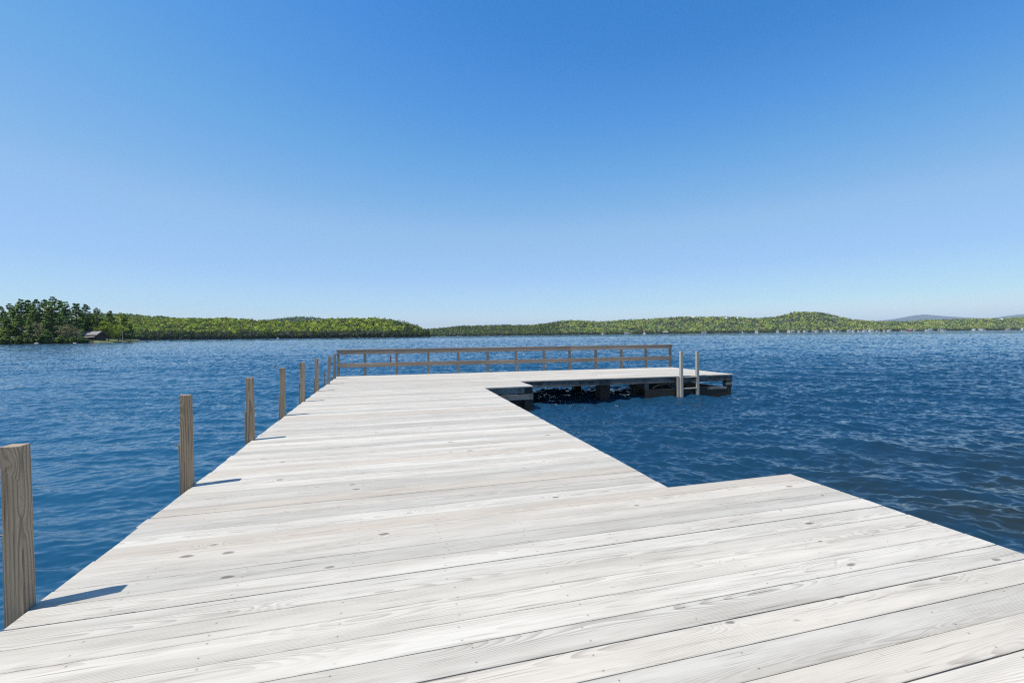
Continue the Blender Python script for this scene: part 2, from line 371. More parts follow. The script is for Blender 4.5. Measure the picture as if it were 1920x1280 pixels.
def sheet(r, th, comps, dz):
    dr = np.gradient(r)
    T, R = np.meshgrid(th, r)
    X = (R * (np.sin(T) * RT[0] + np.cos(T) * FW[0])).astype(np.float32)
    Y = (R * (np.sin(T) * RT[1] + np.cos(T) * FW[1])).astype(np.float32)
    DR = dr[:, None].astype(np.float32)
    DR = np.maximum(DR, r[:, None] * float(np.median(np.diff(th))) * 0.8)
    Z = np.full_like(X, dz); SX = np.zeros_like(X); SY = np.zeros_like(X)
    # two wind-wave systems; the dock shelters the left side a little
    side = 1 / (1 + np.exp(-(X - 0.4) / 2.0)).astype(np.float32)     # 0 left .. 1 right
    far = np.clip((R - 14) / 40, 0, 1)
    gust = 0.78 + 0.30 * np.sin(X / 9.3 + Y / 5.1 + 1.0) * np.sin(X / 14.7 - Y / 8.9) + 0.18 * np.sin(X / 31 + Y / 23) + 0.14 * np.sin(Y / 61 - X / 170)
    gust = np.clip(gust, 0.3, 1.6).astype(np.float32)
    flat = np.clip((9000 - R) / 8000, 0, 1).astype(np.float32)
    for i, (lam, ang, p0) in enumerate(comps):
        sysr = i % 2
        k = 2 * math.pi / lam; kx, ky = k * math.cos(ang), k * math.sin(ang)
        s = 0.041 * (1.6 if 0.14 < lam < 0.5 else 1.3 if lam <= .14 else 1.1 if lam < 0.9 else 0.75 if lam < 1.5 else 0.45)
        wgt = (1 - side) * (1.15 if sysr == 0 else 0.55) + side * (0.72 if sysr == 0 else 1.38)
        if lam < 0.5: wgt = wgt * (0.75 + 0.35 * side + 0.2 * far)
        wgt = (wgt * gust if lam < 2 else wgt).astype(np.float32)
        a = s / k
        gf = np.clip((lam / DR - 2.2) / 2.0, 0, 1)
        rows = np.arange(len(r))
        ph = (kx * X + ky * Y + p0).astype(np.float32)
        sn, cs = np.sin(ph), np.cos(ph)
        Z += a * wgt * gf * flat * (cs + 0.22 * (2 * cs * cs - 1))
        dsl = -s * wgt * (1 - gf) * (sn + 0.88 * sn * cs)
        SX += dsl * math.cos(ang); SY += dsl * math.sin(ang)
    nr, nt = X.shape
    V = np.stack([X, Y, Z], -1).reshape(-1, 3)
    idx = np.arange(nr * nt, dtype=np.int32).reshape(nr, nt)
    nxt = np.roll(idx, -1, 1)
    Q = np.stack([idx[:-1], idx[1:], nxt[1:], nxt[:-1]], -1).reshape(-1, 4)
    return V, Q, np.stack([SX, SY, np.zeros_like(SX)], -1).reshape(-1, 3)
build_lake()

# ------------------------------------------------------------------ hills and shores
def interp(tab, x): return float(np.interp(x, [a for a, b in tab], [b for a, b in tab]))
def sstep(t): t = np.clip(t, 0, 1); return t * t * (3 - 2 * t)
class Hill:
    """land rising from a shoreline at depth zs(x) to a crest at zs+dep, crest height from the skyline seen in the photo"""
    def __init__(s, x0, x1, zs, dep, sky, tree, back=1.0, low=1.0, seed=1, nx=90, nt=26, rough=0.10):
        s.x0, s.x1, s.zs, s.dep, s.sky, s.tree, s.back, s.low, s.rough = x0, x1, zs, dep, sky, tree, back, low, rough
        s.seed = seed; s.nx, s.nt = nx, nt
    def h(s, x, t):                        # t: 0 shore, 1 crest, 1+back far foot
        z = interp(s.zs, x); zc = z + s.dep
        H = hgt(x, interp(s.sky, x), zc) - s.tree
        H = max(H, 0.5)
        n = math.sin(x * 0.045 + s.seed + t * 5) * math.sin(t * 9 + x * 0.013 + s.seed * 2)
        if t <= 1: k = float(sstep(t)) * 0.55 + 0.45 * t
        else: k = 1 - float(sstep((t - 1) / s.back)) * 1.1
        return s.low * min(1, t * 8) + H * k * (1 + s.rough * n * (t < 0.95)) if t > 0 else -0.6
    def pos(s, x, t):
        z = interp(s.zs, x) + s.dep * t
        return at(x, z, s.h(x, t))
    def build(s, name, mat, **kw):
        ts = [-0.02] + [i / (s.nt * 0.6) for i in range(1, int(s.nt * 0.6) + 1)]
        m = s.nt - len(ts); ts += [1 + s.back * (j + 1) / m for j in range(m)]
        V = []
        for i in range(s.nx + 1):
            x = s.x0 + (s.x1 - s.x0) * i / s.nx
            for t in ts: V.append(tuple(s.pos(x, t)))
        n = len(ts)
        Q = [(i * n + j, (i + 1) * n + j, (i + 1) * n + j + 1, i * n + j + 1) for i in range(s.nx) for j in range(n - 1)]
        return mobj(name, np_mesh(name, V, Q, mat, True), None, kind='structure', **kw)

RIDGE = Hill(120, 806, [(120, 700), (260, 760), (400, 830), (600, 900), (790, 960), (806, 965)], 150,
    [(120, 597), (240, 598), (300, 600), (400, 600.5), (470, 602.5), (540, 606.5), (580, 605), (620, 600.5), (700, 599), (730, 602), (755, 607), (770, 611), (784, 615), (794, 622), (806, 631)], 9.0, 1.2, 1.0, 3)
RIDGE.build('hill', M_HILL, label='low wooded ridge on the left side of the lake', category='hill')
BACKL = Hill(150, 420, [(150, 1500), (420, 1700)], 300, [(150, 588), (240, 590.5), (275, 592.5), (300, 594), (330, 597.5), (360, 601), (420, 606)], 10, 1.0, 2.0, 5, 40)
BACKL.build('hill', M_HILL, label='pale green hillside rising behind the left ridge', category='hill')
BACKM = Hill(440, 700, [(440, 2300), (700, 2400)], 400, [(440, 606), (480, 602), (515, 600), (540, 596.5), (560, 595), (585, 595.5), (610, 600), (640, 605), (700, 612)], 10, 1.0, 2.0, 8, 40)
BACKM.build('hill', M_HILL, label='dark rounded hill peeping over the left ridge', category='hill')
EAST = Hill(770, 2250, [(770, 1650), (960, 1700), (1200, 1800), (1500, 1950), (1900, 2200), (2250, 2400)], 480,
    [(770, 619), (800, 617.5), (825, 615.5), (870, 611.5), (950, 609.5), (995, 610), (1020, 607), (1055, 602), (1085, 601.5), (1130, 603.5), (1160, 600.5), (1230, 597.5), (1300, 594.5), (1360, 594), (1420, 597), (1460, 593.5), (1490, 586.5), (1510, 585), (1532, 585.5), (1552, 588.5), (1572, 593.5), (1600, 599.5), (1640, 602.5), (1700, 603.5), (1735, 600), (1790, 598.5), (1850, 598), (1920, 595.5), (2000, 597), (2250, 600)], 11, 1.0, 2.0, 12, 150, 30)
EAST.build('hill', M_HILL, label='long wooded hillside along the far right shore', category='hill')
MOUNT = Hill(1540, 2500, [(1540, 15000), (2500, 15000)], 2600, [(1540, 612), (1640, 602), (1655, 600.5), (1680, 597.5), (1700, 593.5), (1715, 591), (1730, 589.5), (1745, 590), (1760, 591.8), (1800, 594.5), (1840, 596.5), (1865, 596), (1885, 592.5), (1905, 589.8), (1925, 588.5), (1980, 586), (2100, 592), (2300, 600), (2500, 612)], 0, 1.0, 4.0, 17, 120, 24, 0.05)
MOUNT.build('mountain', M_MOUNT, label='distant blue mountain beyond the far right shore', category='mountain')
PZS = [(-420, 236), (0, 252), (140, 262), (200, 292), (235, 316), (250, 322), (262, 326)]
PSK = [(-420, 636), (0, 638), (150, 637), (176, 635.5), (200, 635.5), (240, 637.0), (262, 638.4)]
POINT = Hill(-420, 176, PZS, 40, PSK, 0, 3.0, 0.7, 21, 60, 20)
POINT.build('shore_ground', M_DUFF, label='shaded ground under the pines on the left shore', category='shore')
POINTG = Hill(175.5, 262, PZS, 34, PSK, 0, 2.0, 0.5, 21, 40, 20)
POINTG.build('shore_ground', M_SHORE, label='low grassy point beside the cottage on the left shore', category='shore')

# ------------------------------------------------------------------ far forests: countless trees, one object per wood
def quad_tpl(cs, ns, sz, g):
    cs = np.array(cs); ns = np.array(ns); ns = ns / np.linalg.norm(ns, axis=1, keepdims=True); n = len(cs)
    a = np.cross(ns, g.normal(size=(n, 3))); a /= np.linalg.norm(a, axis=1, keepdims=True); b = np.cross(ns, a)
    sz = np.array(sz)[:, None]
    asp = g.uniform(0.6, 1.0, (n, 1))
    return np.stack([cs - a * sz - b * sz * asp, cs + a * sz - b * sz * asp * .7, cs + a * sz * .8 + b * sz * asp, cs - a * sz * .9 + b * sz * asp * .8], 1)   # n,4,3
def tpl_round(g, n, jit=0.55):
    d = g.normal(size=(n, 3)); d /= np.linalg.norm(d, axis=1, keepdims=True); d[:, 2] = np.abs(d[:, 2]) * 1.1 - 0.35
    lob = g.normal(size=(6, 3)); lob /= np.linalg.norm(lob, axis=1, keepdims=True)
    rad = 0.78 + 0.32 * np.max(d @ lob.T, 1) ** 3 + g.uniform(-.08, .08, n)
    c = d * rad[:, None] * np.array([0.40, 0.40, 0.42]) + np.array([0, 0, 0.58])
    return quad_tpl(c, d + g.normal(size=(n, 3)) * jit, g.uniform(0.07, 0.125, n) * math.sqrt(60 / n), g)
def tpl_cone(g, n, wd=0.26):
    t = g.random(n) ** 1.35
    tier = np.floor(t * 7) / 7 + g.uniform(0, .05, n)
    a = g.uniform(0, 6.283, n)
    rr = wd * (1 - tier) ** 0.75 * g.uniform(0.6, 1.1, n) + 0.01
    c = np.stack([rr * np.cos(a), rr * np.sin(a), 0.10 + tier * 0.90], 1)
    nr = np.stack([np.cos(a) * .6, np.sin(a) * .6, np.full(n, 0.7)], 1) + g.normal(size=(n, 3)) * .45
    return quad_tpl(c, nr, g.uniform(0.05, 0.10, n) * math.sqrt(50 / n) * (1.15 - 0.6 * t), g)
def forest(name, hill, xr, tr, n, seed, hts, nq, conf_fn, pal, label, keep=None, rim=0):
    g = np.random.default_rng(seed)
    rounds = [tpl_round(g, nq, 0.55 if nq > 40 else 0.32) for _ in range(5)]; cones = [tpl_cone(g, nq) for _ in range(5)]
    VS, TS = [], []
    for i in range(n):
        x = g.uniform(*xr)
        t = tr[0] + (tr[1] - tr[0]) * g.random() ** 0.9
        if i < rim: t = g.uniform(0.004, 0.07)
        elif i < rim * 1.7: t = g.uniform(0.93, 1.08)
        if keep and not keep(x, t): continue
        p = hill.pos(x, t)
        if p.z < 0.2: continue
        con = g.random() < conf_fn(x, t)
        h = g.uniform(*hts) * (1.08 if con else 0.92)
        T = (cones if con else rounds)[g.integers(5)]
        a = g.uniform(0, 6.283); c, s_ = math.cos(a), math.sin(a)
        wd = h * g.uniform(0.85, 1.25)
        W = np.empty_like(T)
        W[..., 0] = (T[..., 0] * c - T[..., 1] * s_) * wd + p.x
        W[..., 1] = (T[..., 0] * s_ + T[..., 1] * c) * wd + p.y
        W[..., 2] = T[..., 2] * h + p.z - 0.3
        q = pal(x, t, con, g)
        cl = np.clip(q[None] * g.uniform(0.86, 1.14, (nq, 1)), 0, 1)
        VS.append(W.reshape(-1, 3)); TS.append(np.repeat(cl, 4, 0))
    V = np.concatenate(VS); C = np.concatenate(TS); C = np.hstack([C, np.ones((len(C), 1))])
    Q = np.arange(len(V), dtype=np.int32).reshape(-1, 4)
    mobj(name, np_mesh(name, V, Q, M_FOREST, False, {'tint': ('FLOAT_COLOR', C)}), None, kind='stuff', label=label, category='forest')
# houses along the far shores (column, width, height, wall, turn, label)
GEN = 'small white house at the waterline of the far right shore'
WH = [(1391, 8, 9, M_WHITE, 1.57, 'pointed white cottage standing alone left of the row of houses'), (1418, 11, 10, M_WHITE, 1.3, 'white gabled house below the middle of the far right hill'),
 (1458, 7, 11, M_WHITE, 1.57, 'tall narrow white house below the rising side of the round hill'), (1478, 11, 12, M_WHITE, 1.3, 'biggest white gabled house below the round hill'), (1486, 12, 9, M_TAN, 0.1, 'cream house attached to the right of the biggest white one'),
 (1497, 8, 9, M_WHITE, 1.4, GEN), (1510, 14, 10, M_WHITE, .2, 'wide white house directly below the top of the round hill'), (1524, 11, 9, M_BLUEG, .1, 'blue grey house right of the wide white one'), (1531, 10, 8, M_WHITE, .3, GEN), (1547, 13, 8, M_BLUEG, .1, GEN.replace('white', 'blue grey')),
 (1559, 10, 11, M_WHITE, .4, 'white house with tan neighbour below the right slope of the round hill'), (1564, 11, 8, M_TAN, .1, 'tan house below the right slope of the round hill'), (1574, 10, 7, M_BLUEG, .2, GEN.replace('white', 'blue grey')), (1591, 13, 9, M_WHITE, .2, GEN), (1600, 9, 8, M_WHITE, .3, GEN), (1611, 11, 7, M_WHITE, .1, GEN), (1621, 14, 8, M_WHITE, .1, GEN), (1633, 16, 9, M_WHITE, .2, GEN),
 (1645, 12, 7, M_WHITE, .1, GEN), (1657, 10, 8, M_WHITE, .5, GEN), (1667, 12, 8, M_WHITE, .1, GEN), (1693, 18, 6, M_WHITE, .05, 'long low white house left of the red house'), (1705, 14, 10, M_REDWALL, .1, 'red house on the far right shore'), (1714, 10, 9, M_TAN, .3, 'tan house just right of the red house'),
 (1735, 9, 9, M_WHITE, 1.2, GEN), (1743, 17, 9, M_BLUEG, .1, 'wide blue grey house below the distant mountain'), (1763, 15, 12, M_WHITE, .1, 'tall white house set above a lower one below the distant mountain'), (1769, 16, 6, M_WHITE, .1, 'low white house in front of the tall one below the mountain'),
 (1826, 12, 9, M_WHITE, .4, GEN), (1838, 12, 10, M_WHITE, 1.3, GEN), (1843, 14, 6, M_WHITE, .1, GEN), (1889, 15, 9, M_TAN, .1, 'tan house near the right end of the far shore'), (1917, 14, 11, M_WHITE, .2, 'white house at the right picture edge'),
 (1131, 9, 7, M_WHITE, .4, GEN.replace('right', 'middle')), (1174, 13, 8, M_BLUEG, .1, 'grey house behind the red boathouse on the far middle shore'), (1178, 9, 5, M_REDWALL, .1, 'small red boathouse on the far middle shore'), (1208, 9, 8, M_WHITE, 1.3, GEN.replace('right', 'middle')), (1246, 22, 9, M_BROWN, .05, 'wide dark brown house on the far middle shore'), (1320, 16, 5, M_BLUEG, .05, 'low grey boathouse above the railing on the far shore')]
def clear_house(x, t): return not any(abs(x - h[0]) < 2.2 + h[1] * .16 and t < 0.035 for h in WH)
YG = np.array([0.330, 0.390, 0.050]); MG = np.array([0.170, 0.240, 0.050]); DG = np.array([0.042, 0.072, 0.030]); GG = np.array([0.140, 0.140, 0.090]); OL = np.array([0.240, 0.235, 0.075])
def pal_ridge(x, t, con, g):
    if con: return DG * g.uniform(0.8, 1.5) + np.array([0.01, 0.006, 0.002]) * g.random()
    if t < 0.09: return (MG * .55 if g.random() < .5 else GG * .8) * g.uniform(0.7, 1.15)
    u = g.random()
    return (YG if u < 0.62 else OL if u < 0.8 else MG) * g.uniform(0.78, 1.15)
forest('forest', RIDGE, (150, 804), (0.01, 1.25), 3400, 3, (11, 17), 58,
       lambda x, t: 0.55 if t < 0.10 else (0.75 if x > 745 else 0.10), pal_ridge, 'yellow green spring woods with dark conifers at the waterline on left ridge', rim=700)
def pal_back(x, t, con, g):
    if con: return DG * g.uniform(0.9, 1.5)
    return (MG if g.random() < .5 else YG * .75) * g.uniform(0.75, 1.1)
forest('forest', BACKL, (155, 420), (0.3, 1.15), 700, 4, (12, 18), 30, lambda x, t: 0.15, pal_back, 'pale green woods on the hillside behind the left ridge', rim=120)
forest('forest', BACKM, (445, 690), (0.35, 1.15), 900, 5, (14, 20), 26, lambda x, t: 0.6, pal_back, 'dark woods covering the rounded hill behind the left ridge', rim=120)
def pal_east(x, t, con, g):
    if con: return DG * g.uniform(0.9, 1.7)
    u = g.random()
    if t < 0.05: return (GG if u < .5 else MG * .7) * g.uniform(0.6, 1.1)
    if x < 1050: return (MG * .75 if u < .6 else YG * .6 if u < .8 else GG) * g.uniform(0.75, 1.2)
    u = 0.45 * u + 0.55 * (0.5 + 0.5 * math.sin(x * 0.061 + 2 * math.sin(t * 6 + x * .013)) * math.sin(t * 11 + x * 0.027))
    return (YG * 1.1 if u < .38 else OL * 1.35 if u < .54 else MG * 1.4 if u < .80 else GG) * g.uniform(0.82, 1.12) + np.array([.014, .014, .024])
forest('forest', EAST, (775, 2200), (0.004, 1.2), 13500, 6, (9.5, 16), 24,
       lambda x, t: (0.55 if t > 0.9 else 0.42 if t < 0.06 else (0.45 if x < 1050 else 0.27)), pal_east, 'mixed green woods covering the far right hillside', rim=1500, keep=clear_house)

# ------------------------------------------------------------------ dock
def warp(p):                              # the far end of the dock swings slightly towards the camera on the right
    k = float(np.interp(p[1], [0, 13.0, 14.4, 18.5], [0, 0.0, 0.036, 0.052]))
    return (p[0], p[1] - k * (p[0] + 1.93), p[2])
DECK_T = 0.038
dock = empty('dock', (0, 0, 0), label='long weathered grey wooden dock with a near platform and L shaped far end', category='dock')
dk = Wood()
def board(x0, x1, y0, y1, seg=None, dz=0.0, seed=None):
    L = x1 - x0
    dk.box(((x0 + x1) / 2, (y0 + y1) / 2, ZD - DECK_T / 2 + dz), L, y1 - y0, DECK_T, 'x', 0.0035, seg or max(2, int(L / 0.7)), seed, 0.0014, None, warp, uoff=(x0 + x1) / 2)
PITCH = 0.1895
def gap(): return rnd.choice([0.004, 0.005, 0.006, 0.007, 0.008])
y = 3.895                                  # near platform: from its front edge back past the camera
i = 0
while y > -2.2:
    g_ = gap() if i not in (4, 9, 13) else 0.009
    board(-1.955 + rnd.uniform(-.008, .008), 4.082 + rnd.uniform(-.006, .006), y - PITCH + g_, y, dz=rnd.uniform(-.0008, .0008)); y -= PITCH; i += 1
y = 3.895; i = 0                           # walkway
while y < 12.70:
    y1 = min(y + PITCH, 12.785)
    g_ = gap() if i != 2 else 0.014
    xl = -1.955 + rnd.uniform(-.012, .012) - (0.02 if i == 2 else 0)
    board(xl, 2.602 + rnd.uniform(-.006, .006), y, y1 - g_, dz=rnd.uniform(-.001, .001)); y = y1; i += 1
y = 12.785; i = 0                          # wider step
while y < 14.35:
    y1 = min(y + PITCH, 14.44)
    board(-1.95 + rnd.uniform(-.01, .01), 4.06 + rnd.uniform(-.006, .006), y, y1 - gap(), dz=rnd.uniform(-.0008, .0008)); y = y1; i += 1
y = 14.44; i = 0                           # end platform, three boards per row
while y < 18.50:
    y1 = min(y + PITCH, 18.56)
    if y1 - y > 0.05:
        a, b = (2.55 + 0.61 * (i % 3), 7.35 + 0.61 * ((i * 2) % 3))
        for (p, q) in ((-1.93, a - .002), (a + .002, b - .002), (b + .002, 12.06)):
            board(p, q, y, y1 - gap(), dz=rnd.uniform(-.0008, .0008))
    y = y1; i += 1
dk.build('deck', M_DECK, dock)

def timber(name, x0, x1, y0, y1, z0, z1, mat, ax, wp=True, seed=None):
    w = Wood(); c = ((x0 + x1) / 2, (y0 + y1) / 2, ZD + (z0 + z1) / 2)
    dims = {'x': (x1 - x0, y1 - y0, z1 - z0), 'y': (y1 - y0, x1 - x0, z1 - z0), 'z': (z1 - z0, x1 - x0, y1 - y0)}[ax]
    w.box(c, *dims, ax, 0.006, max(2, int(dims[0] / 0.8)), seed, 0.0015, None, warp if wp else None)
    return w.build(name, mat, dock)
UT = -DECK_T - 0.002
# rim beams
timber('rim_beam', -1.925, -1.885, -2.2, 18.45, UT - 0.22, UT, M_BEAM2, 'y')
timber('rim_beam', 2.54, 2.58, 3.9, 12.80, UT - 0.22, UT, M_BEAM2, 'y')
timber('rim_beam', 4.01, 4.05, -2.2, 3.84, UT - 0.22, UT, M_BEAM2, 'y')
timber('rim_beam', -1.88, 4.00, 3.83, 3.87, UT - 0.22, UT, M_BEAM2, 'x')
timber('end_beam', 4.10, 12.035, 14.455, 14.50, UT - 0.195, UT, M_BEAM, 'x')
timber('end_beam', 12.0, 12.04, 14.505, 18.50, UT - 0.195, UT, M_BEAM, 'y')
timber('end_beam', -1.88, 11.99, 18.46, 18.50, UT - 0.195, UT, M_BEAM, 'x')
for k in range(5): timber('joist', -1.88, 11.99, 15.1 + .8 * k, 15.14 + .8 * k, UT - 0.19, UT - .002, M_WET, 'x')
for k in range(7): timber('joist', -1.3 + .58 * k, -1.26 + .58 * k, 3.90, 14.40, UT - 0.19, UT - .002, M_WET, 'y')
# stepped corner: two stacked timbers, end blocks, dark upright under them
timber('step_beam', 2.585, 3.80, 12.805, 12.95, -0.215, UT, M_BEAM2, 'x', False)
timber('step_beam', 2.585, 4.065, 12.800, 12.95, -0.400, -0.240, M_BEAM2, 'x', False)
timber('corner_block', 3.803, 4.055, 12.81, 13.06, -0.237, UT, M_WET, 'z', False)
timber('corner_post', 3.80, 4.06, 12.83, 13.08, -1.6, -0.403, M_WET, 'z', False)
timber('crib_wall', 2.585, 3.795, 12.99, 13.05, -0.64, -0.403, M_WET, 'x', False)
timber('crib_timber', 2.585, 3.795, 12.86, 13.0, -1.0, -0.62, M_WET, 'x', False)
timber('side_beam', 4.0, 4.05, 13.10, 14.43, UT - 0.36, UT, M_WET, 'y', False)
# piers and crib under the end platform
for (xa, xb) in ((7.12, 7.50), (8.46, 8.86)):
    timber('piling', xa, xb, 15.0, 15.4, -1.8, UT - 0.20, M_WET, 'z')
for (xa, ya) in ((5.0, 17.6), (7.2, 17.6), (-1.6, 17.9), (1.6, 17.2), (3.4, 15.0), (-1.75, 9.0), (2.2, 9.0), (-1.75, 5.0), (2.2, 5.5), (2.2, 12.3), (3.75, 3.4), (3.75, 0.5)):
    timber('piling', xa, xa + 0.3, ya, ya + 0.3, -1.8, UT - 0.23, M_WET, 'z')
timber('crib_timber', 8.56, 11.99, 14.47, 14.66, -1.0, -0.445, M_WET, 'x')
timber('crib_timber', 11.85, 12.035, 14.70, 18.4, -1.0, -0.50, M_WET, 'y')
timber('crib_post', 8.56, 8.70, 14.48, 14.62, -0.442, UT - 0.2, M_BEAM, 'z')
timber('corner_post', 11.80, 12.035, 14.47, 14.66, -0.44, UT - 0.2, M_WET, 'z')
timber('corner_block', 11.78, 12.045, 14.455, 14.67, -0.39, -0.30, M_BEAM2, 'x')
timber('crib_wall', 8.75, 10.25, 15.7, 15.8, -1.0, UT - 0.2, M_WET, 'x')
timber('crib_timber', 11.0, 11.80, 14.452, 14.465, -0.53, -0.445, M_BEAM2, 'x')

# posts along the left edge
PY = [3.204, 5.36, 7.498, 9.627, 11.585, 13.698, 15.586, 17.504]
PX = [-1.953, -1.950, -1.945, -1.948, -1.936, -1.924, -1.912, -1.895]
TOP = [0.920, 0.932, 0.920, 0.917, 0.918, 0.912, 0.888, 0.895]
LEAN = [-0.011, -0.003, 0.004, 0.0, 0.006, 0.004, 0.062, 0.022]
BACK = [0.430, 0.433, 0.425, 0.375, 0.447, 0.36, 0.42, 0.05]
PL = ['biggest and nearest dock post, swirling brown grain, cut off by the left picture edge',
      'second nearest dock post, grey brown with a pale nail on its backing board',
      'dock post with two round dark knots one above the other',
      'plain dock post in front of the dark float on the water',
      'darkest thin dock post with a smooth narrow top',
      'dark dock post just before the two pale leaning ones',
      'pale dock post leaning towards the walkway',
      'pale last dock post right beside the end of the railing']
for i in range(8):
    dxp = 0.088
    root = empty('dock_post', (PX[i], PY[i], ZD), label=PL[i], category='post', group='wooden posts along the left dock edge')
    rot = Matrix.Rotation(LEAN[i], 3, 'Y')
    w = Wood(); h = TOP[i]
    w.box((-dxp / 2 + h / 2 * LEAN[i] * 0.9, -0.044, (h - 1.9) / 2), h + 1.9, 0.088, 0.088, 'z', 0.004, 10, 3.3 + i * 5.17, 0.0012, rot)
    p = w.build('post', M_POST if i < 6 else M_RAIL, root)
    for v in p.data.vertices:            # sloping sawn top
        if v.co.z > h - 0.02: v.co.z -= (v.co.x + dxp) * 0.03 + 0.002
    w = Wood(); b = BACK[i]
    w.box((-dxp - 0.011, -0.042, (b - 1.2) / 2), b + 1.2, 0.019, 0.080, 'z', 0.003, 6, 9.1 + i * 3.3, 0.0025)
    w.build('backing_board', M_RAIL, root)
    if i < 4:
        V, Q = tube([(-dxp - 0.004, -0.07, b - 0.004), (-dxp - 0.045, -0.074, b + 0.006), (-dxp - 0.06, -0.074, b + 0.014)], [0.006, 0.006, 0.004], 8)
        simple('nail', V, Q, M_STEEL, root, smooth=True)

# railing across the far end
rail = empty('railing', (0, 0, 0), label='long two rail wooden railing across the far end of the dock', category='railing')
def rail_wp(p): return warp(p)
w = Wood(); xs = [-1.93, 0.27, 3.85, 7.34, 12.07]
for a, b in zip(xs[:-1], xs[1:]):
    w.box(((a + b) / 2, 18.385, ZD + 0.905), b - a - .004, 0.038, 0.150, 'x', 0.004, 6, None, 0.003, None, rail_wp)
w.build('top_rail', M_RAIL, rail)
w = Wood()
w.box((5.07, 18.42, ZD + 0.999), 14.0, 0.13, 0.034, 'x', 0.004, 14, None, 0.003, None, rail_wp); w.build('cap_rail', M_RAIL, rail)
w = Wood(); xs = [-1.93, 0.27, 4.95, 8.51, 12.07]
for a, b in zip(xs[:-1], xs[1:]):
    w.box(((a + b) / 2, 18.385, ZD + 0.415), b - a - .004, 0.038, 0.160, 'x', 0.004, 6, None, 0.003, None, rail_wp)
w.build('lower_rail', M_RAIL, rail)
for xx in [-1.885, -0.915, 0.267, 1.472, 2.649, 3.847, 5.022, 6.209, 7.341, 8.510, 9.688, 10.845, 12.015]:
    w = Wood(); w.box((xx, 18.45, ZD + 0.47), 1.02, 0.088, 0.088, 'z', 0.004, 3, None, 0.001, None, rail_wp)
    w.build('rail_post', M_RAIL, rail)

# red stake tied behind the lower rail
w = Wood(); w.box((0.043, 18.425, ZD + 0.53), 0.44, 0.040, 0.026, 'z', 0.005, 4, 4.4, 0.001, Matrix.Rotation(-0.06, 3, 'Y'), rail_wp)
w.build('stake', M_RED, label='small dark red stake sticking up behind the lower rail', category='stake')

# swim ladder at the far corner
lad = empty('swim_ladder', (0, 0, 0), label='pale wooden swim ladder with two tall uprights at the far right corner', category='ladder')
for xx, zt, zb in ((9.885, 0.872, -1.5), (10.525, 0.862, -1.5)):
    w = Wood(); w.box((xx, 14.34, ZD + (zt + zb) / 2), zt - zb, 0.095, 0.14, 'z', 0.005, 6, None, 0.001, None, warp); w.build('upright', M_LADDER, lad)
w = Wood(); w.box((9.775, 14.36, ZD - 0.62), 1.16, 0.10, 0.06, 'z', 0.004, 4, None, 0.001, None, warp); w.build('side_board', M_LADDER, lad)
for zz in (-0.045, -0.44, -1.05):
    w = Wood(); w.box((10.205, 14.35, ZD + zz), 0.541, 0.12, 0.036, 'x', 0.004, 2, None, 0.001, None, warp); w.build('tread', M_LADDER, lad)
# rope hanging in the crib
pts = [(8.95 + 1.05 * t, 14.66 + .05 * math.sin(t * 3), ZD - 0.43 + 0.13 * math.sin(math.pi * t) ** 0.7) for t in np.linspace(0, 1, 15)]
V, Q = tube([warp(p) for p in pts], 0.012, 6); simple('rope', V, Q, M_ROPE, smooth=True, label='pale rope looped over the timber under the far platform', category='rope')

# ------------------------------------------------------------------ left shore: pines, cottage, small things
def leafmesh(name, quads, fac, mat):
    Q = np.concatenate(quads); n = len(Q)
    return np_mesh(name, Q.reshape(-1, 3), np.arange(n * 4).reshape(-1, 4), mat, False, {'leaf': ('FLOAT', np.repeat(np.concatenate(fac), 4))})
def trunk_mesh(name, paths):
    V, Fa = [], []
    for pts, rad, n in paths:
        v, q = tube(pts, rad, n); o = len(V); V += v; Fa += [tuple(o + k for k in f) for f in q]
    me = bpy.data.meshes.new(name); me.from_pydata(V, [], Fa); me.update(); me.materials.append(M_BARK)
    for p in me.polygons: p.use_smooth = True
    return me
def pine_mesh(seed, h=28.0, wd=0.17, low=0.10, sparse=1.0):
    g = np.random.default_rng(seed); paths, quads, fac = [], [], []
    bend = g.normal(size=2) * 0.25
    ax = lambda t: np.array([bend[0] * math.sin(t * 3), bend[1] * math.sin(t * 2.6), t * h])
    paths.append(([ax(t) for t in np.linspace(0, 0.985, 9)], [0.34 * (1 - .9 * t) for t in np.linspace(0, 0.985, 9)], 8))
    t = low
    while t < 0.985:
        prof = wd * h * min(1.0, 0.55 + 1.4 * (t - low)) * (1 - t) ** 0.62 * 1.25 + 0.35
        nb = int(g.integers(4, 7) * sparse)
        a0 = g.uniform(0, 6.28)
        for b in range(max(2, nb)):
            if g.random() < 0.14: continue
            a = a0 + b * 6.283 / nb + g.normal() * .3; L = prof * g.uniform(0.55, 1.15)
            dirv = np.array([math.cos(a), math.sin(a), g.uniform(0.02, 0.30)]); st = ax(t)
            if L > 1.2: paths.append(([st, st + dirv * L * .5 + [0, 0, -.05 * L], st + dirv * L * .92], [0.07 + .01 * L, 0.05, 0.02], 4))
            m = int(6 + L * 5.0)
            s = g.uniform(0.22, 1.05, m) ** 0.75
            side = np.array([-math.sin(a), math.cos(a), 0])
            c = st + dirv * (L * s)[:, None] + side * (g.normal(size=m) * 0.17 * L * (1.1 - .5 * s))[:, None]
            c[:, 2] += g.normal(size=m) * 0.16 + 0.16
            nr = np.array([0, 0, 1.0]) + dirv * 0.25 + g.normal(size=(m, 3)) * 0.55
            quads.append(quad_tpl(c, nr, g.uniform(0.30, 0.58, m), g)); fac.append(np.clip(g.normal(0.45, .3, m) + (s - .7) * .5, 0, 1))
        t += g.uniform(0.026, 0.058)
    return trunk_mesh('trunk', paths), leafmesh('crown', quads, fac, M_PINE)
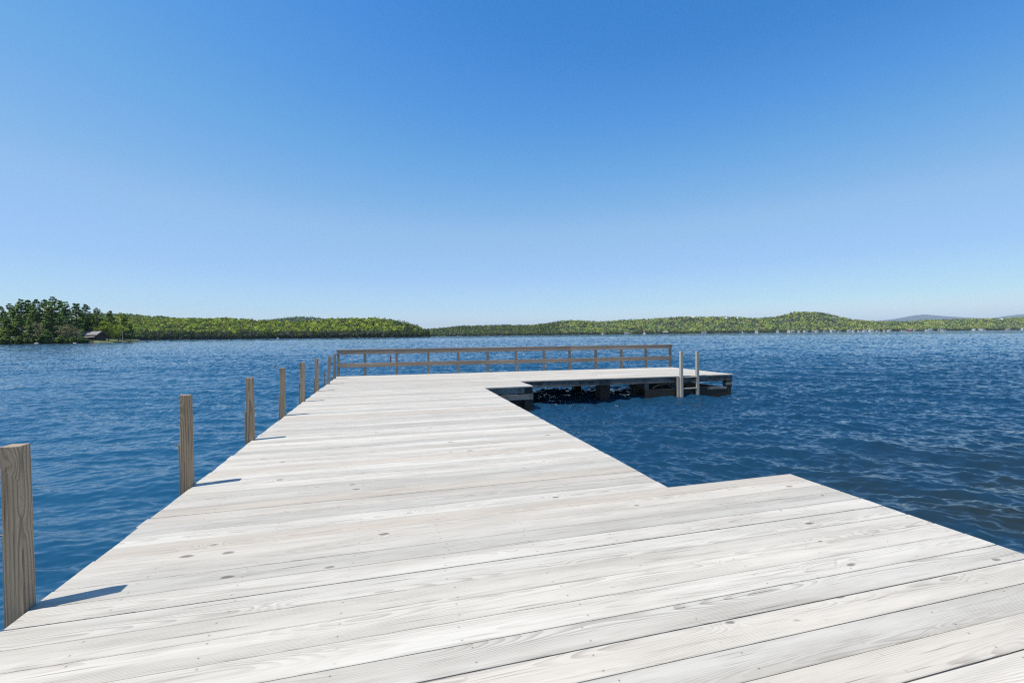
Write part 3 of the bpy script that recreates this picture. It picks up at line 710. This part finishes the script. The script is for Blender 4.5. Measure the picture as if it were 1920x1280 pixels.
def broad_mesh(seed, h, mat, dens=1.0, wd=0.34):
    g = np.random.default_rng(seed); paths, quads, fac = [], [], []
    paths.append(([(0, 0, 0), (0.05, .1, h * .3), (0.1, 0, h * .62), (0.15, .1, h * .85)], [0.2, 0.16, 0.09, 0.03], 7))
    for k in range(17):
        zt = g.uniform(0.32, 0.95); a = g.uniform(0, 6.283); R = h * wd * math.sin(min(1, (zt - .2) * 1.5) * math.pi * .72) * g.uniform(0.3, 1.0)
        c = np.array([math.cos(a) * R, math.sin(a) * R, zt * h])
        st = np.array([0.08, 0.03, h * max(.22, zt - .25)])
        paths.append(([st, (st + c) / 2 + [0, 0, .2], c], [0.06, 0.045, 0.02], 4))
        m = int(46 * dens); d = g.normal(size=(m, 3)); d /= np.linalg.norm(d, axis=1, keepdims=True)
        cc = c + d * (g.uniform(0.5, 1.1, m) * h * 0.105)[:, None] * np.array([1.15, 1.15, .85])
        quads.append(quad_tpl(cc, d + g.normal(size=(m, 3)) * .6 + [0, 0, .3], g.uniform(0.16, 0.34, m), g)); fac.append(np.clip(g.normal(.5, .3, m), 0, 1))
    return trunk_mesh('trunk', paths), leafmesh('crown', quads, fac, mat)
PINES = [pine_mesh(40 + k, 28, (0.155, 0.185, 0.14, 0.17, 0.165)[k], (0.08, .12, .22, .06, .3)[k]) for k in range(5)]
LEAFY = [broad_mesh(70, 11, M_LEAF, .8), broad_mesh(71, 11, M_LEAF, 1.0, .4)]
BARE = [broad_mesh(80, 13, M_BUD, .55), broad_mesh(81, 12, M_BUD, .5, .4)]
BUSHY = [pine_mesh(90, 9, 0.30, 0.03, 1.3)]
KIND = {'pine': (PINES, 28.0), 'leafy': (LEAFY, 11.0), 'bare': (BARE, 13.0), 'bush': (BUSHY, 9.0)}
def shore_tree(kind, var, x, ytop, z, label, wide=1.0, group='trees on the left shore'):
    meshes, h0 = KIND[kind]; tm, cm = meshes[var % len(meshes)]
    t = (z - interp(POINT.zs, x)) / POINT.dep
    gz = max(0.4, POINT.h(x, t)) - 0.15
    s = (hgt(x, ytop, z) - gz) / h0
    nm = {'pine': 'pine_tree', 'leafy': 'broadleaf_tree', 'bare': 'budding_tree', 'bush': 'young_pine_tree'}[kind]
    p = at(x, z, gz)
    root = empty(nm, p, label=label, category='tree', group=group)
    root.rotation_euler = (0, 0, rnd.uniform(0, 6.28)); root.scale = (s * wide * (1.18 if kind == 'pine' else 1.1), s * wide * (1.18 if kind == 'pine' else 1.1), s)
    mobj('trunk', tm, root); mobj('crown', cm, root)
INNER = 'dark green pine packed inside the dense stand on the left shore'
FRONT = 'lower branched pine at the water edge of the dense left stand'
TREES = [
 ('pine', 3, -70, 575, 276, INNER, 1.1), ('pine', 0, -45, 580, 268, FRONT, 1.1), ('pine', 1, -22, 572, 285, INNER, 1.0),
 ('pine', 0, 3, 574, 272, 'dark pine at the very left edge of the picture', 1.0), ('pine', 1, 19, 569.5, 290, 'pine with a rounded top next to the leftmost one', 1.0),
 ('pine', 3, 41, 560, 282, 'tall broad pine left of the highest tree with a flat rounded top', 1.15), ('pine', 2, 54, 561.5, 292, 'slim pine touching the tall broad pine on its right', 1.0),
 ('pine', 0, 70, 561, 280, 'tall pine midway between the broad pine and the highest tree', 1.0), ('pine', 4, 86, 562, 288, 'pine just left of the highest tree top', 1.0),
 ('pine', 1, 101, 557, 286, 'highest pine of the left shore stand', 1.05), ('pine', 0, 113, 563, 292, 'pine just right of the highest tree top', .95),
 ('pine', 3, 124, 564.5, 284, 'last tall pine at the right side of the dense stand', 1.0), ('pine', 2, 143, 568, 300, 'open crowned pine with gaps of sky, right of the dense stand', 1.25),
 ('pine', 4, 162, 570.5, 314, 'pine with ragged side branches above the left part of the cottage', 1.1), ('pine', 1, 182, 577.5, 322, 'full dark pine above the cottage roof', 1.15),
 ('pine', 4, 208, 583, 330, 'shorter open topped pine right of the cottage', 1.25), ('pine', 3, 234, 588, 330, 'rightmost pine on the point, dark and narrow', 1.15),
 ('pine', 3, 14, 592, 262, FRONT, 1.2), ('pine', 0, 36, 588, 264, FRONT, 1.2), ('pine', 3, 58, 596, 263, FRONT, 1.2), ('pine', 0, 92, 586, 268, FRONT, 1.2), ('pine', 3, 112, 592, 272, FRONT, 1.15), ('pine', 0, -30, 596, 258, FRONT, 1.2),
 ('pine', 1, 30, 575, 300, INNER, 1.0), ('pine', 0, 62, 573, 302, INNER, 1.0), ('pine', 3, 96, 572, 304, INNER, 1.0), ('pine', 1, 130, 580, 306, INNER, 1.0), ('pine', 0, 78, 580, 300, INNER, 1.0), ('pine', 3, 8, 582, 300, INNER, 1.0),
 ('pine', 0, 170, 592, 316, 'dark pine filling the gap behind the cottage', 1.2), ('pine', 3, 197, 598, 328, 'low dark pine behind the bright green trees', 1.3), ('pine', 3, 222, 603, 336, 'low dark pine between the bright trees and the rightmost pine', 1.3),
 ('pine', 0, 245, 606, 336, 'small dark pine at the tip of the point', 1.4),
 ('bare', 0, 72, 602, 261, 'reddish grey budding tree against the dark pines', 1.1), ('bare', 1, 132, 603, 270, 'grey budding tree left of the cottage', .9), ('bare', 0, 120, 606, 268, 'small grey budding tree in front of the dense stand', 1.2), ('bare', 1, 240, 615, 330, 'brownish budding shrubby tree by the small jetty', 1.3),
 ('bush', 0, 88, 619, 262, 'small round topped green pine at the water edge', 1.0),
 *[('bush', 0, xx, yy, interp(PZS, xx) + 3, 'low dark shrubby pine at the waterline under the tall pines', 1.5) for xx, yy in ((-20, 631), (-4, 633), (12, 629), (24, 634), (37, 630), (50, 633), (62, 635), (76, 632), (102, 634), (113, 630), (126, 634), (137, 631), (148, 634), (156, 632), (163, 634))],
 ('leafy', 0, 204, 602.5, 306, 'bright yellow green tree right beside the cottage', 1.15), ('leafy', 1, 222, 608, 314, 'second bright yellow green tree by the pale pole', 1.1), ('leafy', 1, 158, 596, 318, 'yellow green tree peeping out above the cottage roof', 1.0), ('leafy', 0, 9, 604, 262, 'pale green tree low at the left picture edge', 1.0), ('leafy', 1, 60, 578, 298, 'yellow green crown glimpsed high among the pines', .5),
]
for k in TREES: shore_tree(*k)

def boxv(x0, x1, y0, y1, z0, z1):
    V = [(x, y, z) for z in (z0, z1) for y in (y0, y1) for x in (x0, x1)]
    return V, [(0, 1, 3, 2), (4, 6, 7, 5), (0, 4, 5, 1), (1, 5, 7, 3), (3, 7, 6, 2), (2, 6, 4, 0)]
def gable(x0, x1, y0, y1, z0, z1, ov=0.4, th=0.18):
    ym = (y0 + y1) / 2; V, Fa = [], []
    for (ya, sgn) in ((y0 - ov, 1), (y1 + ov, -1)):
        o = len(V); za = z0 - ov * (z1 - z0) / ((y1 - y0) / 2)
        for x in (x0 - ov, x1 + ov):
            V += [(x, ya, za), (x, ym, z1), (x, ym, z1 + th), (x, ya, za + th)]
        Fa += [(o, o + 1, o + 2, o + 3), (o + 4, o + 7, o + 6, o + 5), (o, o + 4, o + 5, o + 1), (o + 1, o + 5, o + 6, o + 2), (o + 2, o + 6, o + 7, o + 3), (o + 3, o + 7, o + 4, o)]
    return V, Fa
def gwall(x0, x1, y0, y1, z0, z1, zr):
    ym = (y0 + y1) / 2
    V = [(x0, y0, z0), (x1, y0, z0), (x1, y1, z0), (x0, y1, z0), (x0, y0, z1), (x1, y0, z1), (x1, y1, z1), (x0, y1, z1), (x0, ym, zr), (x1, ym, zr)]
    return V, [(0, 1, 5, 4), (2, 3, 7, 6), (1, 2, 6, 9, 5), (3, 0, 4, 8, 7), (4, 5, 9, 8), (6, 7, 8, 9), (0, 3, 2, 1)]
FACE = math.atan2(RT[1], RT[0])
# cottage
def cottage():
    x, z = 178, 302
    gz = 1.7
    c = empty('cottage', at(x, z, gz), label='dark brown cottage with grey shingled roof among the pines', category='house')
    c.rotation_euler = (0, 0, FACE - 0.12); c.scale = (.82, .82, .88)
    simple('wall', *gwall(-7.2, 6.0, -3.6, 3.6, -1.6, 4.3, 6.6), M_BROWN, c)
    simple('roof', *gable(-7.2, 6.0, -3.6, 3.6, 4.32, 6.66, 0.6), M_ROOFG, c)
    simple('porch_roof', [(-6.9, -6.0, 2.3), (5.4, -6.0, 2.3), (5.4, -3.62, 3.0), (-6.9, -3.62, 3.0), (-6.9, -6.0, 2.45), (5.4, -6.0, 2.45), (5.4, -3.62, 3.15), (-6.9, -3.62, 3.15)], boxv(0, 1, 0, 1, 0, 1)[1] and [(0, 1, 2, 3), (4, 7, 6, 5), (0, 4, 5, 1), (1, 5, 6, 2), (2, 6, 7, 3), (3, 7, 4, 0)], M_ROOFG, c)
    for px in (-6.6, -2.6, 1.4, 5.1): simple('porch_post', *boxv(px, px + .18, -5.85, -5.67, 0, 2.3), M_BROWN, c)
    for wx in (-5.0, -1.0, 2.4): simple('window', *boxv(wx, wx + 1.6, -3.68, -3.61, 0.9, 2.1), M_GLASS, c)
    simple('chimney', *boxv(0.4, 1.3, 0.3, 1.2, 5.6, 7.6), M_BROWN, c)
cottage()
# pale pole on the grassy point
x, z = 230, 318; gz = max(.3, POINT.h(x, (z - interp(POINT.zs, x)) / POINT.dep)) - .1
V, Q = tube([(0, 0, 0), (0.02, 0, 3.5), (0, 0, 7.6)], [0.16, 0.13, 0.07], 8)
simple('pole', V, Q, M_WHITE, None, at(x, z, gz), True, label='slender pale pole standing on the grassy point', category='pole')
# boulders
def boulder(x, z, r, label, seed):
    g = np.random.default_rng(seed); V, Fa = [], []; n, m = 10, 6
    for j in range(m + 1):
        for k in range(n):
            a = 6.283 * k / n; b = math.pi * j / m; q = 1 + 0.16 * math.sin(3 * a + seed) * math.sin(2 * b) + .08 * g.normal() * (0 < j < m)
            V.append((r * 1.3 * q * math.sin(b) * math.cos(a), r * q * math.sin(b) * math.sin(a), r * .75 * q * math.cos(b)))
    Fa = [(j * n + k, j * n + (k + 1) % n, (j + 1) * n + (k + 1) % n, (j + 1) * n + k) for j in range(m) for k in range(n)]
    simple('boulder', V, Fa, M_ROCK, None, at(x, z, r * .25), True, label=label, category='rock', group='boulders along the left shore')
boulder(68, 252, 0.85, 'biggest white boulder at the waterline under the dark pines', 1)
boulder(140, 260, 0.6, 'pale boulder in the water left of the cottage', 2)
boulder(186, 284, 0.4, 'small rock at the edge of the grassy point below the cottage', 3)
# small jetty at the point
j = empty('jetty', at(252, 321, 0), label='small dark jetty at the tip of the grassy point', category='jetty'); j.rotation_euler = (0, 0, FACE)
simple('jetty_deck', *boxv(-4.5, 2.8, -1.2, 1.2, 0.42, 0.6), M_BROWN, j)
for (a, b) in ((-4.3, -1.0), (-1, -1.0), (2.5, -1.0), (2.5, 1.0)): simple('jetty_post', *boxv(a, a + .22, b - .1, b + .12, -0.8, 0.42), M_BROWN, j)
simple('jetty_post', *boxv(1.4, 1.75, 0.2, .55, .6, 2.3), M_ROCK, j)
# swim float
fl = empty('swim_float', at(276, 322, 0), label='dark flat swim float off the tip of the point', category='float'); fl.rotation_euler = (0, 0, FACE + .2)
simple('float_deck', *boxv(-1.0, 1.0, -.9, .9, 0.22, 0.34), M_BROWN, fl)
for a in (-.75, .45): simple('float_drum', *boxv(a, a + .3, -.85, .85, -.12, .22), M_FLOAT, fl)
# little mooring float near the fourth post
p = at(514.5, 856 * CAMZ / (688.6 - hor(514.5)), 0.0)
b = empty('mooring_buoy', p, label='tiny dark buoy floating beside the fourth dock post', category='buoy')
n, m = 12, 8
V = [(0.085 * math.sin(math.pi * jj / m) * math.cos(6.283 * k / n), 0.085 * math.sin(math.pi * jj / m) * math.sin(6.283 * k / n), 0.05 + .085 * math.cos(math.pi * jj / m)) for jj in range(m + 1) for k in range(n)]
simple('float_ball', V, [(jj * n + k, jj * n + (k + 1) % n, (jj + 1) * n + (k + 1) % n, (jj + 1) * n + k) for jj in range(m) for k in range(n)], M_FLOAT, b, smooth=True)
V, Q = tube([(0.03 * math.cos(a), 0, 0.145 + .03 * math.sin(a)) for a in np.linspace(0, 6.283, 12)], 0.008, 6); simple('ring', V, Q, M_STEEL, b, smooth=True)

# ------------------------------------------------------------------ houses on the far shores
def house(x, t, w, hh, wall, roofm, label, turn=0.0, hill=None, dep=None, group='houses along the far right shore', dz=0.0):
    hill = hill or EAST; p = hill.pos(x, t); p.z += dz
    dep = dep or w * .8; e = empty('house', p, label=label, category='house', group=group)
    e.rotation_euler = (0, 0, FACE + turn)
    simple('wall', *gwall(-w / 2, w / 2, -dep / 2, dep / 2, -1, hh * .62, hh), wall, e)
    simple('roof', *gable(-w / 2, w / 2, -dep / 2, dep / 2, hh * .62 + .05, hh + .08, .5, .3), roofm, e)
    for k in range(max(1, int(w / 4))):
        xx = -w / 2 + (k + .5) * w / max(1, int(w / 4)); simple('window', *boxv(xx - .6, xx + .6, -dep / 2 - .08, -dep / 2 - .01, 1.0, 2.6), M_GLASS, e)
for i, (x, w_, hh, wm, turn, lb) in enumerate(WH):
    house(x, 0.012 if 'set above' not in lb else .05, w_ * 1.1, hh * 1.05, wm, M_ROOFG if i % 3 else M_ROOFD, lb, turn)
HH = [(1103, .35, 14, 12, M_BLUEG, 'blue grey house high in the woods left of centre on the far hillside'), (1297, .9, 16, 14, M_WHITE, 'large white house on the far ridge above the end of the railing'), (1361, .9, 20, 13, M_WHITE, 'wide white house on the ridge left of the round hill'), (1382, .9, 9, 12, M_WHITE, 'small white house on the ridge next to the wide one'), (1563, .86, 20, 14, M_TAN, 'tan house near the top of the round hill'), (1877, .85, 18, 14, M_WHITE, 'white house on the hillside under the far right mountain')]
for (x, t, w_, hh, wm, lb) in HH: house(x, t, w_, hh, wm, M_WHITE if wm is M_WHITE else M_ROOFG, lb, .1, dz=-1.0)

# ------------------------------------------------------------------ boats
def boat(x, z, L, label, canopy=False, turn=0.0):
    e = empty('motorboat', at(x, z, 0), label=label, category='boat', group='white boats far out on the lake'); e.rotation_euler = (0, 0, FACE + turn)
    V, n = [], 9
    for i in range(n):
        s = i / (n - 1); hb = 0.17 * L * (1 - max(0, s - .45) ** 2 * 3.2); xx = (s - .5) * L
        V += [(xx, -hb, 0.9 + .3 * s), (xx, -hb * .75, -.25), (xx, hb * .75, -.25), (xx, hb, 0.9 + .3 * s)]
    Fa = [(i * 4 + k, i * 4 + (k + 1) % 4, i * 4 + 4 + (k + 1) % 4, i * 4 + 4 + k) for i in range(n - 1) for k in range(4)] + [(0, 1, 2, 3), tuple(4 * (n - 1) + k for k in (3, 2, 1, 0))]
    simple('hull', V, Fa, M_WHITE, e)
    simple('cabin', *boxv(-L * .25, L * .15, -L * .1, L * .1, 1.0, 2.3 if canopy else 1.9), M_WHITE, e)
    simple('windscreen', *boxv(L * .151, L * .17, -L * .1, L * .1, 1.15, 1.8), M_GLASS, e)
boat(858, 1560, 8, 'white motorboat on the water at the left end of the far shore')
boat(938, 1600, 5, 'small white boat right of the bigger one near the far shore', True, 1.2)
boat(521, 866, 5.5, 'white boat moored under the wooded left ridge', True, .2)

# ------------------------------------------------------------------ haze: thin lake air over everything
def haze():
    V, Fa = boxv(-36000, 36000, -36000, 36000, -60.0, 900)
    t = NT('lake_air'); t.t.nodes.remove(t.b)
    pv = t.n('VolumePrincipled'); pv.inputs['Color'].default_value = rgb(0.77, 0.90, 1.0); pv.inputs['Density'].default_value = 3.4e-5
    pv.inputs['Anisotropy'].default_value = 0.0
    t.l(pv.outputs[0], t.out.inputs['Volume'])
    simple('haze', V, Fa, t.m, kind='stuff', label='thin pale blue air over the lake', category='haze')
haze()
